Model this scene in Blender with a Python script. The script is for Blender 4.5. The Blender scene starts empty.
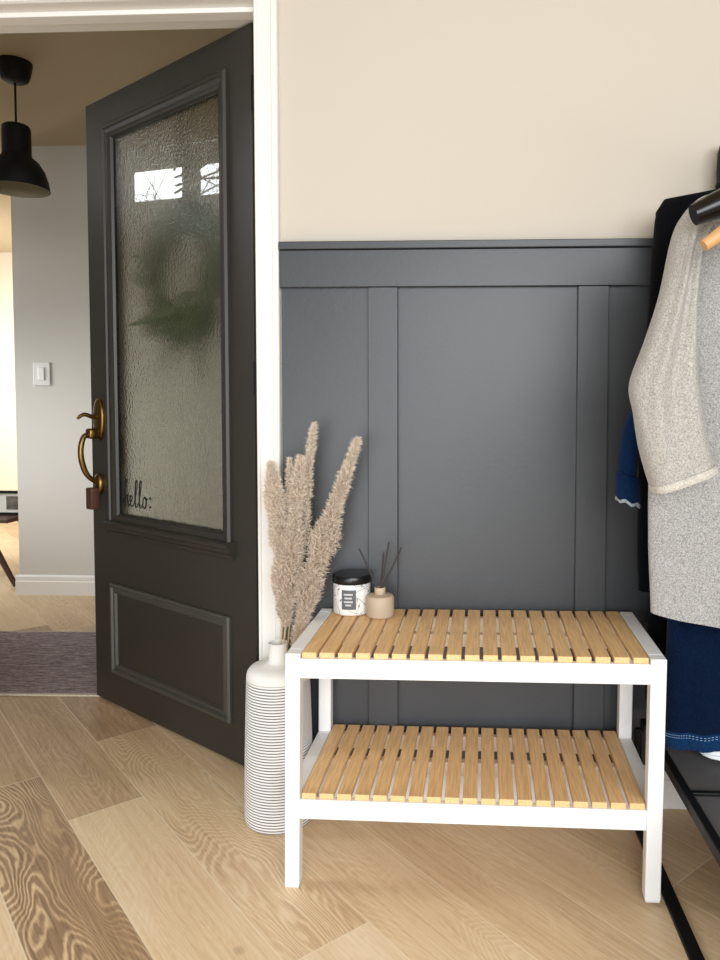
import bpy, bmesh, math, random
from mathutils import Vector, Matrix
PI = math.pi
random.seed(7)
scene = bpy.context.scene
COL = scene.collection

# ------------------------------------------------------------------ helpers
def lin(h):
    h = h.lstrip('#')
    out = []
    for i in (0, 2, 4):
        c = int(h[i:i+2], 16) / 255
        out.append(c / 12.92 if c <= .04045 else ((c + .055) / 1.055) ** 2.4)
    return (*out, 1)

def mat(name, color, rough=.5, metal=0, spec=.5, noise=0, nscale=40, bump=0, bscale=200, stretch=None, **kw):
    m = bpy.data.materials.new(name); m.use_nodes = True
    nt = m.node_tree; b = nt.nodes['Principled BSDF']
    c = lin(color)
    b.inputs['Base Color'].default_value = c
    b.inputs['Roughness'].default_value = rough
    b.inputs['Metallic'].default_value = metal
    b.inputs['Specular IOR Level'].default_value = spec
    for k, v in kw.items():
        b.inputs[k.replace('_', ' ')].default_value = v
    tc = nt.nodes.new('ShaderNodeTexCoord')
    vec = tc.outputs['Object']
    if stretch:
        mp = nt.nodes.new('ShaderNodeMapping'); mp.inputs['Scale'].default_value = stretch
        nt.links.new(vec, mp.inputs['Vector']); vec = mp.outputs['Vector']
    if noise:
        n = nt.nodes.new('ShaderNodeTexNoise'); n.inputs['Scale'].default_value = nscale
        n.inputs['Detail'].default_value = 4
        nt.links.new(vec, n.inputs['Vector'])
        mr = nt.nodes.new('ShaderNodeMapRange')
        mr.inputs['From Min'].default_value = .3; mr.inputs['From Max'].default_value = .7
        mr.inputs['To Min'].default_value = 1 - noise; mr.inputs['To Max'].default_value = 1 + noise
        nt.links.new(n.outputs['Fac'], mr.inputs['Value'])
        mx = nt.nodes.new('ShaderNodeVectorMath'); mx.operation = 'SCALE'
        mx.inputs[0].default_value = c[:3]
        nt.links.new(mr.outputs['Result'], mx.inputs['Scale'])
        nt.links.new(mx.outputs['Vector'], b.inputs['Base Color'])
    if bump:
        n2 = nt.nodes.new('ShaderNodeTexNoise'); n2.inputs['Scale'].default_value = bscale
        n2.inputs['Detail'].default_value = 3
        nt.links.new(vec, n2.inputs['Vector'])
        bp = nt.nodes.new('ShaderNodeBump'); bp.inputs['Strength'].default_value = bump
        bp.inputs['Distance'].default_value = .002
        nt.links.new(n2.outputs['Fac'], bp.inputs['Height'])
        nt.links.new(bp.outputs['Normal'], b.inputs['Normal'])
    return m

def box(bm, x0, x1, y0, y1, z0, z1, bev=0, seg=2):
    vs = [bm.verts.new((x, y, z)) for x in (x0, x1) for y in (y0, y1) for z in (z0, z1)]
    F = [(0, 1, 3, 2), (4, 6, 7, 5), (0, 4, 5, 1), (2, 3, 7, 6), (0, 2, 6, 4), (1, 5, 7, 3)]
    fs = [bm.faces.new([vs[i] for i in f]) for f in F]
    if bev:
        es = list({e for f in fs for e in f.edges})
        bmesh.ops.bevel(bm, geom=es, offset=bev, segments=seg, profile=.5, affect='EDGES')
    return vs

def cyl(bm, c, r0, r1, h, n=32):
    lathe(bm, [(0, 0), (r0, 0), (r1, h), (0, h)], c, n)

def lathe(bm, prof, c=(0, 0, 0), n=48, M=None):
    rings = []
    for r, z in prof:
        if r < 1e-6:
            p = Vector((0, 0, z)); p = M @ p if M else p
            rings.append([bm.verts.new(p + Vector(c))])
        else:
            ring = []
            for i in range(n):
                a = 2 * PI * i / n
                p = Vector((r * math.cos(a), r * math.sin(a), z)); p = M @ p if M else p
                ring.append(bm.verts.new(p + Vector(c)))
            rings.append(ring)
    for a, b in zip(rings, rings[1:]):
        if len(a) == 1 and len(b) == 1: continue
        for i in range(n):
            j = (i + 1) % n
            if len(a) == 1: bm.faces.new([a[0], b[j], b[i]][::-1])
            elif len(b) == 1: bm.faces.new([a[i], a[j], b[0]])
            else: bm.faces.new([a[i], a[j], b[j], b[i]])

def tube(bm, pts, r, n=10, cap=True):
    pts = [Vector(p) for p in pts]
    rs = r if isinstance(r, (list, tuple)) else [r] * len(pts)
    up = Vector((0, 0, 1))
    rings = []
    prev = None
    for i, p in enumerate(pts):
        t = (pts[min(i + 1, len(pts) - 1)] - pts[max(i - 1, 0)]).normalized()
        if prev is None:
            a = t.cross(up) if abs(t.z) < .95 else t.cross(Vector((1, 0, 0)))
        else:
            a = prev - t * prev.dot(t)
        a.normalize(); prev = a
        b = t.cross(a)
        rings.append([bm.verts.new(p + (a * math.cos(2 * PI * k / n) + b * math.sin(2 * PI * k / n)) * rs[i]) for k in range(n)])
    for A, B in zip(rings, rings[1:]):
        for k in range(n):
            bm.faces.new([A[k], A[(k + 1) % n], B[(k + 1) % n], B[k]])
    if cap:
        bm.faces.new(rings[0][::-1]); bm.faces.new(rings[-1])

def smooth_path(pts, k=6):
    """Catmull-Rom through points"""
    P = [Vector(p) for p in pts]
    P = [P[0] * 2 - P[1]] + P + [P[-1] * 2 - P[-2]]
    out = []
    for i in range(1, len(P) - 2):
        for s in range(k):
            t = s / k
            out.append(.5 * ((2 * P[i]) + (P[i + 1] - P[i - 1]) * t + (2 * P[i - 1] - 5 * P[i] + 4 * P[i + 1] - P[i + 2]) * t * t + (3 * P[i] - P[i - 1] - 3 * P[i + 1] + P[i + 2]) * t ** 3))
    out.append(P[-2])
    return out

def frame_sweep(bm, x0, x1, z0, z1, prof, y=0):
    """rectangular moulding: prof = list of (inset, height out of the face), mitred corners; face normal +y"""
    loops = []
    for ins, h in prof:
        loops.append([bm.verts.new(p) for p in ((x0 + ins, y + h, z0 + ins), (x1 - ins, y + h, z0 + ins), (x1 - ins, y + h, z1 - ins), (x0 + ins, y + h, z1 - ins))])
    for a, b in zip(loops, loops[1:]):
        for i in range(4):
            j = (i + 1) % 4
            bm.faces.new([a[i], b[i], b[j], a[j]])

def new_bm(): return bmesh.new()

def obj(name, bm, m, parent=None, smooth=False, angle=40, loc=None):
    bmesh.ops.recalc_face_normals(bm, faces=bm.faces)
    me = bpy.data.meshes.new(name); bm.to_mesh(me); bm.free()
    o = bpy.data.objects.new(name, me); COL.objects.link(o)
    me.materials.append(m)
    if smooth:
        for p in me.polygons: p.use_smooth = True
        try: me.set_sharp_from_angle(angle=math.radians(angle))
        except Exception: pass
    if parent: o.parent = parent
    if loc: o.location = loc
    return o

def thing(name, label, cat, loc=(0, 0, 0), rotz=0, group=None):
    o = bpy.data.objects.new(name, None); COL.objects.link(o)
    o.empty_display_size = .1
    o.location = loc; o.rotation_euler = (0, 0, rotz)
    return tag(o, label, cat, group)

def tag(o, label, cat, group=None):
    o['label'] = label; o['category'] = cat
    if group: o['group'] = group
    return o

def struct(o):
    o['kind'] = 'structure'; return o

def struct_empty(name, loc=(0, 0, 0), rotz=0):
    o = bpy.data.objects.new(name, None); COL.objects.link(o)
    o.location = loc; o.rotation_euler = (0, 0, rotz); o['kind'] = 'structure'
    return o

# ------------------------------------------------------------------ materials
M_WALL = mat('cream_paint', '#CBC2B4', .85, spec=.2, bump=.05, bscale=300)
M_HALL = mat('hall_paint', '#D3CFC6', .85, spec=.2, bump=.05, bscale=300)
M_CEIL = mat('ceiling_paint', '#C4B496', .9, spec=.1)
M_TRIM = mat('white_trim_paint', '#ECE9E3', .45, spec=.4, bump=.03, bscale=60)
M_CHAR = mat('charcoal_panel_paint', '#3D3F42', .40, spec=.55, noise=.05, nscale=6, bump=.12, bscale=90)
M_DOOR = mat('black_brown_door_paint', '#302D28', .44, spec=.5, noise=.05, nscale=5, bump=.06, bscale=80)
M_BENCH = mat('white_powder_coat', '#F3F3F2', .4, spec=.4)
M_BRASS = mat('aged_brass', '#7C6236', .34, metal=1, noise=.2, nscale=30)
M_BLACK = mat('black_metal', '#0B0B0B', .5, spec=.25)
M_LAMP = mat('black_lamp_enamel', '#0C0C0C', .55, spec=.3)
M_LAMPIN = mat('pale_lamp_inside', '#A39A80', .7)
M_PLASTIC = mat('white_switch_plastic', '#E4E2DD', .35)

def M_bamboo():
    m = mat('bamboo', '#EBC189', .45, spec=.4, noise=.16, nscale=9, stretch=(30, 1.5, 30), bump=.05, bscale=60)
    return m
M_BAM = M_bamboo()

def wood_floor():
    m = bpy.data.materials.new('oak_floor'); m.use_nodes = True
    nt = m.node_tree; N = nt.nodes; L = nt.links; b = N['Principled BSDF']
    at = N.new('ShaderNodeAttribute'); at.attribute_name = 'plank'      # (u, v across 0..1, random)
    ti = N.new('ShaderNodeAttribute'); ti.attribute_name = 'tint'       # (tint, grain strength, end)
    sep = N.new('ShaderNodeSeparateXYZ'); L.new(at.outputs['Vector'], sep.inputs[0])
    sp2 = N.new('ShaderNodeSeparateXYZ'); L.new(ti.outputs['Vector'], sp2.inputs[0])
    def math_(op, a, bb=None, c=None):
        n = N.new('ShaderNodeMath'); n.operation = op
        for i, v in enumerate((a, bb, c)):
            if v is None: continue
            if isinstance(v, (int, float)): n.inputs[i].default_value = v
            else: L.new(v, n.inputs[i])
        return n.outputs[0]
    u, v, r = sep.outputs[0], sep.outputs[1], sep.outputs[2]
    tint, gs, uend = sp2.outputs[0], sp2.outputs[1], sp2.outputs[2]
    def comb(x, y, z):
        n = N.new('ShaderNodeCombineXYZ')
        for i, q in enumerate((x, y, z)):
            if isinstance(q, (int, float)): n.inputs[i].default_value = q
            else: L.new(q, n.inputs[i])
        return n.outputs[0]
    def noise(vec, det=3, sc=1, rough=.5):
        n = N.new('ShaderNodeTexNoise'); n.inputs['Scale'].default_value = sc
        n.inputs['Detail'].default_value = det; n.inputs['Roughness'].default_value = rough
        L.new(vec, n.inputs['Vector']); return n.outputs['Fac']
    rz = math_('MULTIPLY', r, 37.0)
    # cathedral grain: level lines of a stretched noise
    h = noise(comb(math_('MULTIPLY', u, 1.7), math_('MULTIPLY', v, 1.15), rz), 1.5)
    h2 = noise(comb(math_('MULTIPLY', u, 14), math_('MULTIPLY', v, 10), rz), 2)
    ph = math_('ADD', math_('MULTIPLY', h, 270.0), math_('MULTIPLY', h2, 7.5))
    ph = math_('ADD', ph, math_('MULTIPLY', v, 14.0))
    s = math_('SINE', ph)
    s = math_('SMOOTH_MAX', s, -.3, .4)
    s = math_('MULTIPLY_ADD', s, .62, .16)
    pat = noise(comb(math_('MULTIPLY', u, 2.2), math_('MULTIPLY', v, 2.0), math_('ADD', rz, 5.0)), 2)
    pat = math_('MULTIPLY', math_('SUBTRACT', pat, .25), 1.8)
    s = math_('MULTIPLY', s, pat)
    streak = noise(comb(math_('MULTIPLY', u, 5.0), math_('MULTIPLY', v, 34.0), rz), 4, 1, .65)
    streak2 = noise(comb(math_('MULTIPLY', u, 45.0), math_('MULTIPLY', v, 60.0), rz), 2)
    blot = noise(comb(math_('MULTIPLY', u, 2.5), math_('MULTIPLY', v, 1.2), math_('ADD', rz, 9)), 2)
    val = math_('ADD', math_('MULTIPLY', math_('SUBTRACT', streak, .5), .6), math_('MULTIPLY', math_('SUBTRACT', streak2, .5), .16))
    val = math_('ADD', val, math_('MULTIPLY', math_('SUBTRACT', blot, .5), .35))
    val = math_('ADD', val, math_('MULTIPLY', s, gs))
    val = math_('ADD', val, tint)
    ramp = N.new('ShaderNodeValToRGB')
    cr = ramp.color_ramp
    cr.elements[0].position = 0; cr.elements[0].color = lin('#7C644B')
    cr.elements[1].position = 1; cr.elements[1].color = lin('#F1DFC2')
    e = cr.elements.new(.3); e.color = lin('#B29370')
    e = cr.elements.new(.62); e.color = lin('#DDC19A')
    L.new(val, ramp.inputs['Fac'])
    # knots
    vo = N.new('ShaderNodeTexVoronoi'); vo.inputs['Scale'].default_value = 1
    L.new(comb(math_('MULTIPLY', u, 2.3), math_('MULTIPLY', v, .55), rz), vo.inputs['Vector'])
    kn = N.new('ShaderNodeMapRange'); kn.inputs['From Min'].default_value = .02; kn.inputs['From Max'].default_value = .055
    kn.inputs['To Min'].default_value = .7; kn.inputs['To Max'].default_value = 0
    L.new(vo.outputs['Distance'], kn.inputs['Value'])
    mk = N.new('ShaderNodeMix'); mk.data_type = 'RGBA'
    L.new(kn.outputs[0], mk.inputs[0]); L.new(ramp.outputs[0], mk.inputs[6]); mk.inputs[7].default_value = lin('#5A3F29')
    # seams (bevelled edge between planks)
    dv = math_('MINIMUM', v, math_('SUBTRACT', 1.0, v))
    du = math_('MINIMUM', uend, math_('MULTIPLY', dv, .1815))
    sm = N.new('ShaderNodeMapRange'); sm.inputs['From Min'].default_value = .0006; sm.inputs['From Max'].default_value = .0022
    sm.inputs['To Min'].default_value = .7; sm.inputs['To Max'].default_value = 0
    L.new(du, sm.inputs['Value'])
    ms = N.new('ShaderNodeMix'); ms.data_type = 'RGBA'
    L.new(sm.outputs[0], ms.inputs[0]); L.new(mk.outputs[2], ms.inputs[6]); ms.inputs[7].default_value = lin('#EDDCC0')
    L.new(ms.outputs[2], b.inputs['Base Color'])
    b.inputs['Roughness'].default_value = .42
    b.inputs['Specular IOR Level'].default_value = .35
    bp = N.new('ShaderNodeBump'); bp.inputs['Strength'].default_value = .12; bp.inputs['Distance'].default_value = .002
    L.new(val, bp.inputs['Height']); L.new(bp.outputs['Normal'], b.inputs['Normal'])
    return m

# ------------------------------------------------------------------ floor: angled oak planks
def build_floor():
    W = .1815; V0 = -.623
    D = Vector((.673, -.740)); D.normalize(); Pn = Vector((.740, .673)); Pn.normalize()
    X0, X1, Y0, Y1 = -4.6, 1.75, -3.2, 5.0
    # known end joints u per row, with (tint, grain) of the plank that starts after each joint
    known = {-2: [-.82], -1: [-.534], 0: [-.942, .228], 1: [-1.05, .85], 2: [-.9, 1.0], 3: [-.62, 1.1], 4: [-.7, .55], 5: [-.5, 1.0]}
    tints = {(-2, 1): (.17, .75), (-2, 0): (.36, .15), (-1, 0): (.36, .14), (-1, 1): (.66, .12), (0, 0): (.30, .2), (0, 1): (.52, .42), (0, 2): (.72, .12),
             (-3, 0): (.55, .15), (1, 0): (.5, .2), (1, 1): (.60, .18), (2, 1): (.58, .16), (3, 1): (.61, .15), (4, 1): (.56, .14), (4, 2): (.48, .15), (5, 1): (.5, .15)}
    rng = random.Random(3)
    bm = bmesh.new()
    la = bm.verts.layers.float_vector.new('plank'); lt = bm.verts.layers.float_vector.new('tint')
    Lp = 1.17
    corners = [Vector((x, y)) for x in (X0, X1) for y in (Y0, Y1)]
    us = [c.dot(D) for c in corners]; vs = [c.dot(Pn) for c in corners]
    r0 = math.floor((min(vs) - V0) / W); r1 = math.ceil((max(vs) - V0) / W)
    for r in range(r0, r1 + 1):
        js = known.get(r)
        if js is None:
            js = [rng.uniform(-2, -2 + Lp) + Lp]
            if r == -3: js = [-1.3]
        js = sorted(js)
        lo = [js[0]]
        while lo[0] > min(us) - .1: lo.insert(0, lo[0] - Lp - rng.uniform(0, .5))
        nbefore = len(lo) - 1
        hi = list(js[1:])
        last = js[-1]
        while last < max(us) + .1:
            last += Lp + (rng.uniform(0, .5) if r not in (0,) else .3); hi.append(last)
        allj = lo + hi
        for i in range(len(allj) - 1):
            a, b = allj[i], allj[i + 1]
            va, vb = V0 + r * W, V0 + (r + 1) * W
            idx = i - nbefore + 1
            tint, gr = tints.get((r, idx), (rng.uniform(.36, .66), rng.choice([.1, .14, .2, .32])))
            rv = rng.uniform(0, 10)
            nseg = 2
            verts = []
            quads = []
            # rows of verts so that end distance interpolates well
            cuts = [a, a + .02, b - .02, b]
            ends = [0, .02, .02, 0]
            for cu, en in zip(cuts, ends):
                for k, vv in enumerate((va, vb)):
                    p = D * cu + Pn * vv
                    q = bm.verts.new((p.x, p.y, 0))
                    q[la] = (cu, float(k), rv); q[lt] = (tint, gr, en)
                    verts.append(q)
            for s in range(3):
                bm.faces.new([verts[2 * s], verts[2 * s + 2], verts[2 * s + 3], verts[2 * s + 1]])
    # trim to the rectangle
    for co, no in (((X0, 0, 0), (-1, 0, 0)), ((X1, 0, 0), (1, 0, 0)), ((0, Y0, 0), (0, -1, 0)), ((0, Y1, 0), (0, 1, 0))):
        bmesh.ops.bisect_plane(bm, geom=bm.verts[:] + bm.edges[:] + bm.faces[:], plane_co=co, plane_no=no, clear_outer=True)
    o = obj('floor', bm, wood_floor())
    struct(o)
build_floor()

# ------------------------------------------------------------------ room shell
HZ = 2.389
DX0, DX1, DZ = -1.445, -.50, 2.035       # door opening
WT = .135                                 # wall thickness
bm = new_bm()
box(bm, DX1, 1.75, 0, WT, 0, 2.6)
box(bm, DX0, DX1, 0, WT, DZ + .02, 2.6)
box(bm, -2.45, DX0, 0, WT, 0, 2.6)
struct(obj('wall_back', bm, M_WALL))
bm = new_bm(); box(bm, 1.62, 1.75, -1.3, 0, 0, 2.6); struct(obj('wall_right', bm, M_WALL))
bm = new_bm(); box(bm, -2.6, 1.75, -2.9, 0, 2.6, 2.7); struct(obj('ceiling', bm, M_CEIL))
bm = new_bm()
poly = [(1.0, WT), (1.0, 5.0), (-4.6, 5.0), (-4.6, 1.75), (-3.33, 1.42), (-2.40, .02 + WT * .2), (-2.40, WT)]
lo_ = [bm.verts.new((x, y, HZ)) for x, y in poly]; hi_ = [bm.verts.new((x, y, HZ + .08)) for x, y in poly]
bm.faces.new(lo_); bm.faces.new(hi_)
for i in range(len(poly)): bm.faces.new([lo_[i], lo_[(i + 1) % len(poly)], hi_[(i + 1) % len(poly)], hi_[i]])
struct(obj('ceiling', bm, M_CEIL))
bm = new_bm(); box(bm, -2.372, .9, 1.99, 2.10, 0, HZ); struct(obj('wall_hall', bm, M_HALL))
bm = new_bm(); box(bm, .45, .6, WT, 1.99, 0, HZ); struct(obj('wall_hall_right', bm, M_HALL))
bm = new_bm(); box(bm, -4.6, 1.0, 4.6, 4.75, 0, HZ); struct(obj('wall_far', bm, mat('far_room_paint', '#E6DCC8', .9)))
# angled hall wall on the left with two transom windows
A = Vector((-2.51, .183)); B = Vector((-2.795, .611)); dirw = (B - A).normalized(); ang = math.atan2(dirw.y, dirw.x)
wl = struct_empty('wall_left', (A.x, A.y, 0), ang)
# local x along wall, local y to the left of it (towards the outside is +y? computed below), windows between z 2.12 and 2.30
lenw = (B - A).length
w_rects = [(-.02, .145, 2.10, 2.295), (.21, lenw + .05, 2.10, 2.295)]
bm = new_bm()
box(bm, -.2, 1.4, -.012, .012, 0, 2.10)
box(bm, -.2, 1.4, -.012, .012, 2.295, HZ)
for xa, xb in ((-.2, w_rects[0][0]), (w_rects[0][1], w_rects[1][0]), (w_rects[1][1], 1.4)): box(bm, xa, xb, -.012, .012, 2.10, 2.295)
obj('wall_panel', bm, M_HALL, wl)
for (a, b_, z0, z1) in w_rects:
    w = struct_empty('window_1' if a < 0 else 'window_2'); w.parent = wl
    bm = new_bm()
    for q in ((a, a + .014, z0, z1), (b_ - .014, b_, z0, z1), (a, b_, z0, z0 + .014), (a, b_, z1 - .014, z1)):
        box(bm, q[0], q[1], -.016, .016, q[2], q[3])
    obj('window_frame', bm, M_TRIM, w)

# baseboards
def baseboard(name, pts, m=M_TRIM, h=.107):
    """pts: (x0,x1,yface) along x, facing -y"""
    x0, x1, y = pts
    bm = new_bm()
    prof = [(0, 0), (.016, 0), (.016, h * .68), (.0125, h * .72), (.0125, h * .92), (.006, h), (0, h)]
    A_ = [bm.verts.new((x0, y - d, z)) for d, z in prof]; B_ = [bm.verts.new((x1, y - d, z)) for d, z in prof]
    n = len(prof)
    for i in range(n): bm.faces.new([A_[i], B_[i], B_[(i + 1) % n], A_[(i + 1) % n]])
    bm.faces.new(A_); bm.faces.new(B_[::-1])
    return struct(obj(name, bm, m))
baseboard('baseboard_back', (-.447, 1.62, 0))
baseboard('baseboard_left', (-2.45, DX0 - .064, 0))
baseboard('baseboard_hall', (-2.388, .45, 1.99))

# wainscot: charcoal board and batten
t1 = struct_empty('trim_1', (0, 0, 0))
bm = new_bm(); box(bm, -.449, 1.6, -.004, .0, .107, 1.40); obj('backing_panel', bm, M_CHAR, t1)
for a, b_ in ((-.2265, -.1515), (.2955, .371), (.82, .895)):
    bm = new_bm(); box(bm, a, b_, -.019, -.004, .107, 1.3175, .0012, 1); obj('batten', bm, M_CHAR, t1)
bm = new_bm(); box(bm, -.449, 1.6, -.021, -.004, 1.3185, 1.410, .0012, 1); obj('top_rail', bm, M_CHAR, t1)
bm = new_bm(); box(bm, -.449, 1.6, -.032, -.0, 1.411, 1.430, .002, 2); obj('cap_ledge', bm, M_CHAR, t1)

# door casing and jamb
t2 = struct_empty('trim_2')
def casing_strip(bm, prof, p0, p1, side):
    """prof (offset across, out of wall)"""
    pass
bm = new_bm()
cprof = [(0, 0), (0, .010), (.003, .017), (.008, .017), (.011, .012), (.043, .015), (.047, .021), (.060, .022), (.062, .018), (.062, 0)]
xl = -.513
a = [bm.verts.new((xl + o_, -d, 0)) for o_, d in cprof]
b2 = [bm.verts.new((xl + o_, -d, DZ + .0 - o_ * 0 + o_)) for o_, d in cprof]
for i in range(len(cprof) - 1): bm.faces.new([a[i], a[i + 1], b2[i + 1], b2[i]])
obj('side_casing', bm, M_TRIM, t2)
bm = new_bm()
a = [bm.verts.new((xl + o_, -d, DZ + o_)) for o_, d in cprof]
b2 = [bm.verts.new((DX0 - o_, -d, DZ + o_)) for o_, d in cprof]
for i in range(len(cprof) - 1): bm.faces.new([a[i], a[i + 1], b2[i + 1], b2[i]])
obj('head_casing', bm, M_TRIM, t2)
bm = new_bm()
a = [bm.verts.new((DX0 - o_, -d, 0)) for o_, d in cprof]
b2 = [bm.verts.new((DX0 - o_, -d, DZ + o_)) for o_, d in cprof]
for i in range(len(cprof) - 1): bm.faces.new([a[i], a[i + 1], b2[i + 1], b2[i]])
obj('side_casing', bm, M_TRIM, t2)
bm = new_bm()
box(bm, DX0, DX1, 0, WT, DZ, DZ + .02)               # head jamb
box(bm, DX0, xl + .004, .03, .072, DZ - .013, DZ, .002)           # stop
obj('head_jamb', bm, M_TRIM, t2)
bm = new_bm(); box(bm, xl, DX1, -.0, .07, 0, DZ); obj('side_jamb', bm, M_TRIM, t2)
bm = new_bm(); box(bm, DX0 + .0005, DX0 + .014, -.001, WT + .001, 0, DZ); obj('side_jamb', bm, M_TRIM, t2)

# ------------------------------------------------------------------ the open door
d2 = Vector((-.809, .588)); n2 = Vector((-.588, -.809))
door = struct_empty('door_1', (-.594, .128, 0), math.atan2(.588, -.809))
S0, S1, ZB, ZT, TH = -.058, .822, .010, 2.028, .045
gx0, gx1, gz0, gz1 = .090, .660, .660, 1.890      # glass sight size
bm = new_bm()
def dbox(x0, x1, z0, z1, y0=-TH, y1=0): box(bm, x0, x1, y0, y1, z0, z1)
dbox(S0, gx0 - .03, ZB, ZT); dbox(gx1 + .03, S1, ZB, ZT)
dbox(gx0 - .03, gx1 + .03, gz1 + .03, ZT); dbox(gx0 - .03, gx1 + .03, ZB, gz0 - .03)
obj('door_slab', bm, M_DOOR, door)
def moulding(x0, x1, z0, z1, name):
    bm = new_bm()
    frame_sweep(bm, x0, x1, z0, z1, [(0, 0), (.0, .008), (.006, .014), (.014, .014), (.018, .009), (.030, .007), (.036, .004), (.042, .002), (.046, -.006), (.049, -.007)])
    return obj(name, bm, M_DOOR, door)
moulding(gx0 - .046, gx1 + .046, gz0 - .046, gz1 + .046, 'glass_moulding')
bm = new_bm()
frame_sweep(bm, gx0 - .046, gx1 + .046, gz0 - .046, gz1 + .046, [(0, 0), (.0, -.008), (.014, -.014), (.03, -.008), (.046, .012), (.048, .016)], -TH)
obj('glass_moulding', bm, M_DOOR, door)
# ledge under the glass
bm = new_bm()
lp = [(0, .588), (.010, .592), (.012, .603), (.020, .609), (.022, .621), (.030, .625), (.030, .634), (.022, .639), (0, .641)]
a = [bm.verts.new((.034, y, z)) for y, z in lp]; b2 = [bm.verts.new((.715, y, z)) for y, z in lp]
for i in range(len(lp) - 1): bm.faces.new([a[i], a[i + 1], b2[i + 1], b2[i]])
bm.faces.new(a); bm.faces.new(b2[::-1])
obj('glass_ledge', bm, M_DOOR, door)
# lower panel
bm = new_bm()
frame_sweep(bm, .055, .707, .118, .425, [(0, 0), (0, .007), (.005, .012), (.012, .012), (.016, .005), (.024, .008), (.030, .008), (.036, -.004), (.040, -.006), (.060, -.006), (.066, -.001), (.072, .0005)])
o_ = obj('lower_panel_moulding', bm, mat('door_moulding_highlight', '#43413C', .3, spec=.6), door)  # same door paint, lightened to put edge highlights into the colour
bm = new_bm(); box(bm, .055 + .07, .707 - .07, -.004, .0006, .188, .355); obj('lower_panel', bm, M_DOOR, door)
# textured obscure glass
def glass_mat():
    m = bpy.data.materials.new('obscure_glass'); m.use_nodes = True
    nt = m.node_tree; b = nt.nodes['Principled BSDF']; L = nt.links
    b.inputs['Base Color'].default_value = lin('#DADCCF')
    b.inputs['Transmission Weight'].default_value = 1
    b.inputs['Roughness'].default_value = .2
    b.inputs['IOR'].default_value = 1.35
    b.inputs['Coat Weight'].default_value = 1
    b.inputs['Coat Roughness'].default_value = .015
    b.inputs['Coat IOR'].default_value = 1.5
    tc = nt.nodes.new('ShaderNodeTexCoord')
    n = nt.nodes.new('ShaderNodeTexVoronoi'); n.inputs['Scale'].default_value = 120
    L.new(tc.outputs['Object'], n.inputs['Vector'])
    bp = nt.nodes.new('ShaderNodeBump'); bp.inputs['Strength'].default_value = .7; bp.inputs['Distance'].default_value = .0015
    L.new(n.outputs['Distance'], bp.inputs['Height']); L.new(bp.outputs['Normal'], b.inputs['Normal'])
    return m
bm = new_bm(); box(bm, gx0 - .02, gx1 + .02, -.014, -.008, gz0 - .02, gz1 + .02)
pane = obj('glass_pane', bm, glass_mat(), door)
# hello: lettering
M_INK = mat('black_vinyl', '#0B0B0B', .6)
strokes = [
    [(0, .1), (.06, .35), (.12, .75), (.155, .95), (.13, 1.0), (.10, .8), (.085, .4), (.08, .0)],
    [(.08, .0), (.10, .28), (.145, .42), (.18, .36), (.18, .12), (.205, .0), (.245, .08)],
    [(.245, .08), (.31, .22), (.335, .36), (.30, .42), (.265, .28), (.275, .08), (.32, .0), (.38, .08)],
    [(.38, .08), (.46, .45), (.51, .9), (.49, 1.0), (.455, .85), (.435, .4), (.44, .08), (.475, .0), (.53, .1)],
    [(.53, .1), (.60, .45), (.65, .9), (.63, 1.0), (.595, .85), (.575, .4), (.58, .08), (.62, .0), (.67, .1)],
    [(.67, .1), (.70, .30), (.75, .42), (.80, .32), (.79, .1), (.73, .0), (.69, .12), (.71, .34), (.77, .38), (.84, .34)],
]
bm = new_bm()
hx0, hz0, hw, hh = .641, .692, .178, .088
def hp(x, y): return (hx0 - x * hw, -.0072, hz0 + y * hh)
for s in strokes:
    pts = smooth_path([hp(*p) for p in s], 5)
    rs = []
    for i, p in enumerate(pts):
        q = pts[min(i + 1, len(pts) - 1)] - pts[max(i - 1, 0)]
        rs.append(.0016 if q.z > 0 else .0026)
    tube(bm, pts, rs, 6)
for y in (.08, .40):
    lathe(bm, [(0, -.0008), (.0042, -.0008), (.0042, .0008), (0, .0008)], hp(.93, y), 16, Matrix.Rotation(PI / 2, 3, 'X'))
hd = obj('hello_lettering', bm, M_INK, door)
hd['label'] = 'black script lettering reading hello on the glass'

# brass handle set
bm = new_bm()
hx = .766
RX = Matrix.Rotation(-PI / 2, 3, 'X')
def oval_plate(bm, cx, cz, rx, rz, t):
    n = 40; rings = []
    for k, (sc, y) in enumerate(((1, 0), (1, t * .5), (.9, t * .85), (.75, t), (0, t))):
        if sc == 0: rings.append([bm.verts.new((cx, y, cz))]); continue
        rings.append([bm.verts.new((cx + rx * sc * math.cos(2 * PI * i / n), y, cz + rz * sc * math.sin(2 * PI * i / n))) for i in range(n)])
    for A_, B_ in zip(rings, rings[1:]):
        for i in range(n):
            j = (i + 1) % n
            if len(B_) == 1: bm.faces.new([A_[i], A_[j], B_[0]])
            else: bm.faces.new([A_[i], A_[j], B_[j], B_[i]])
oval_plate(bm, hx, .975, .032, .072, .012)
hs = obj('handle_plate', bm, M_BRASS, door, True)
bm = new_bm(); tube(bm, smooth_path([(hx, .010, .985), (hx, .03, .985), (hx, .052, .992), (hx, .068, .986), (hx, .076, .978)], 4), [.008] * 5 + [.007] * 5 + [.006] * 4 + [.005] * 3, 10)
obj('thumb_latch', bm, M_BRASS, hs, True)
bm = new_bm(); box(bm, hx - .017, hx + .017, .008, .045, .910, .945, .008, 3); obj('upper_mount', bm, M_BRASS, hs, True)
bm = new_bm()
gp = smooth_path([(hx, .038, .925), (hx, .056, .918), (hx, .067, .885), (hx, .067, .845), (hx, .056, .805), (hx, .040, .780), (hx, .02, .765)], 6)
tube(bm, gp, [.0075 + .002 * math.sin(PI * i / (len(gp) - 1)) for i in range(len(gp))], 12)
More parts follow.
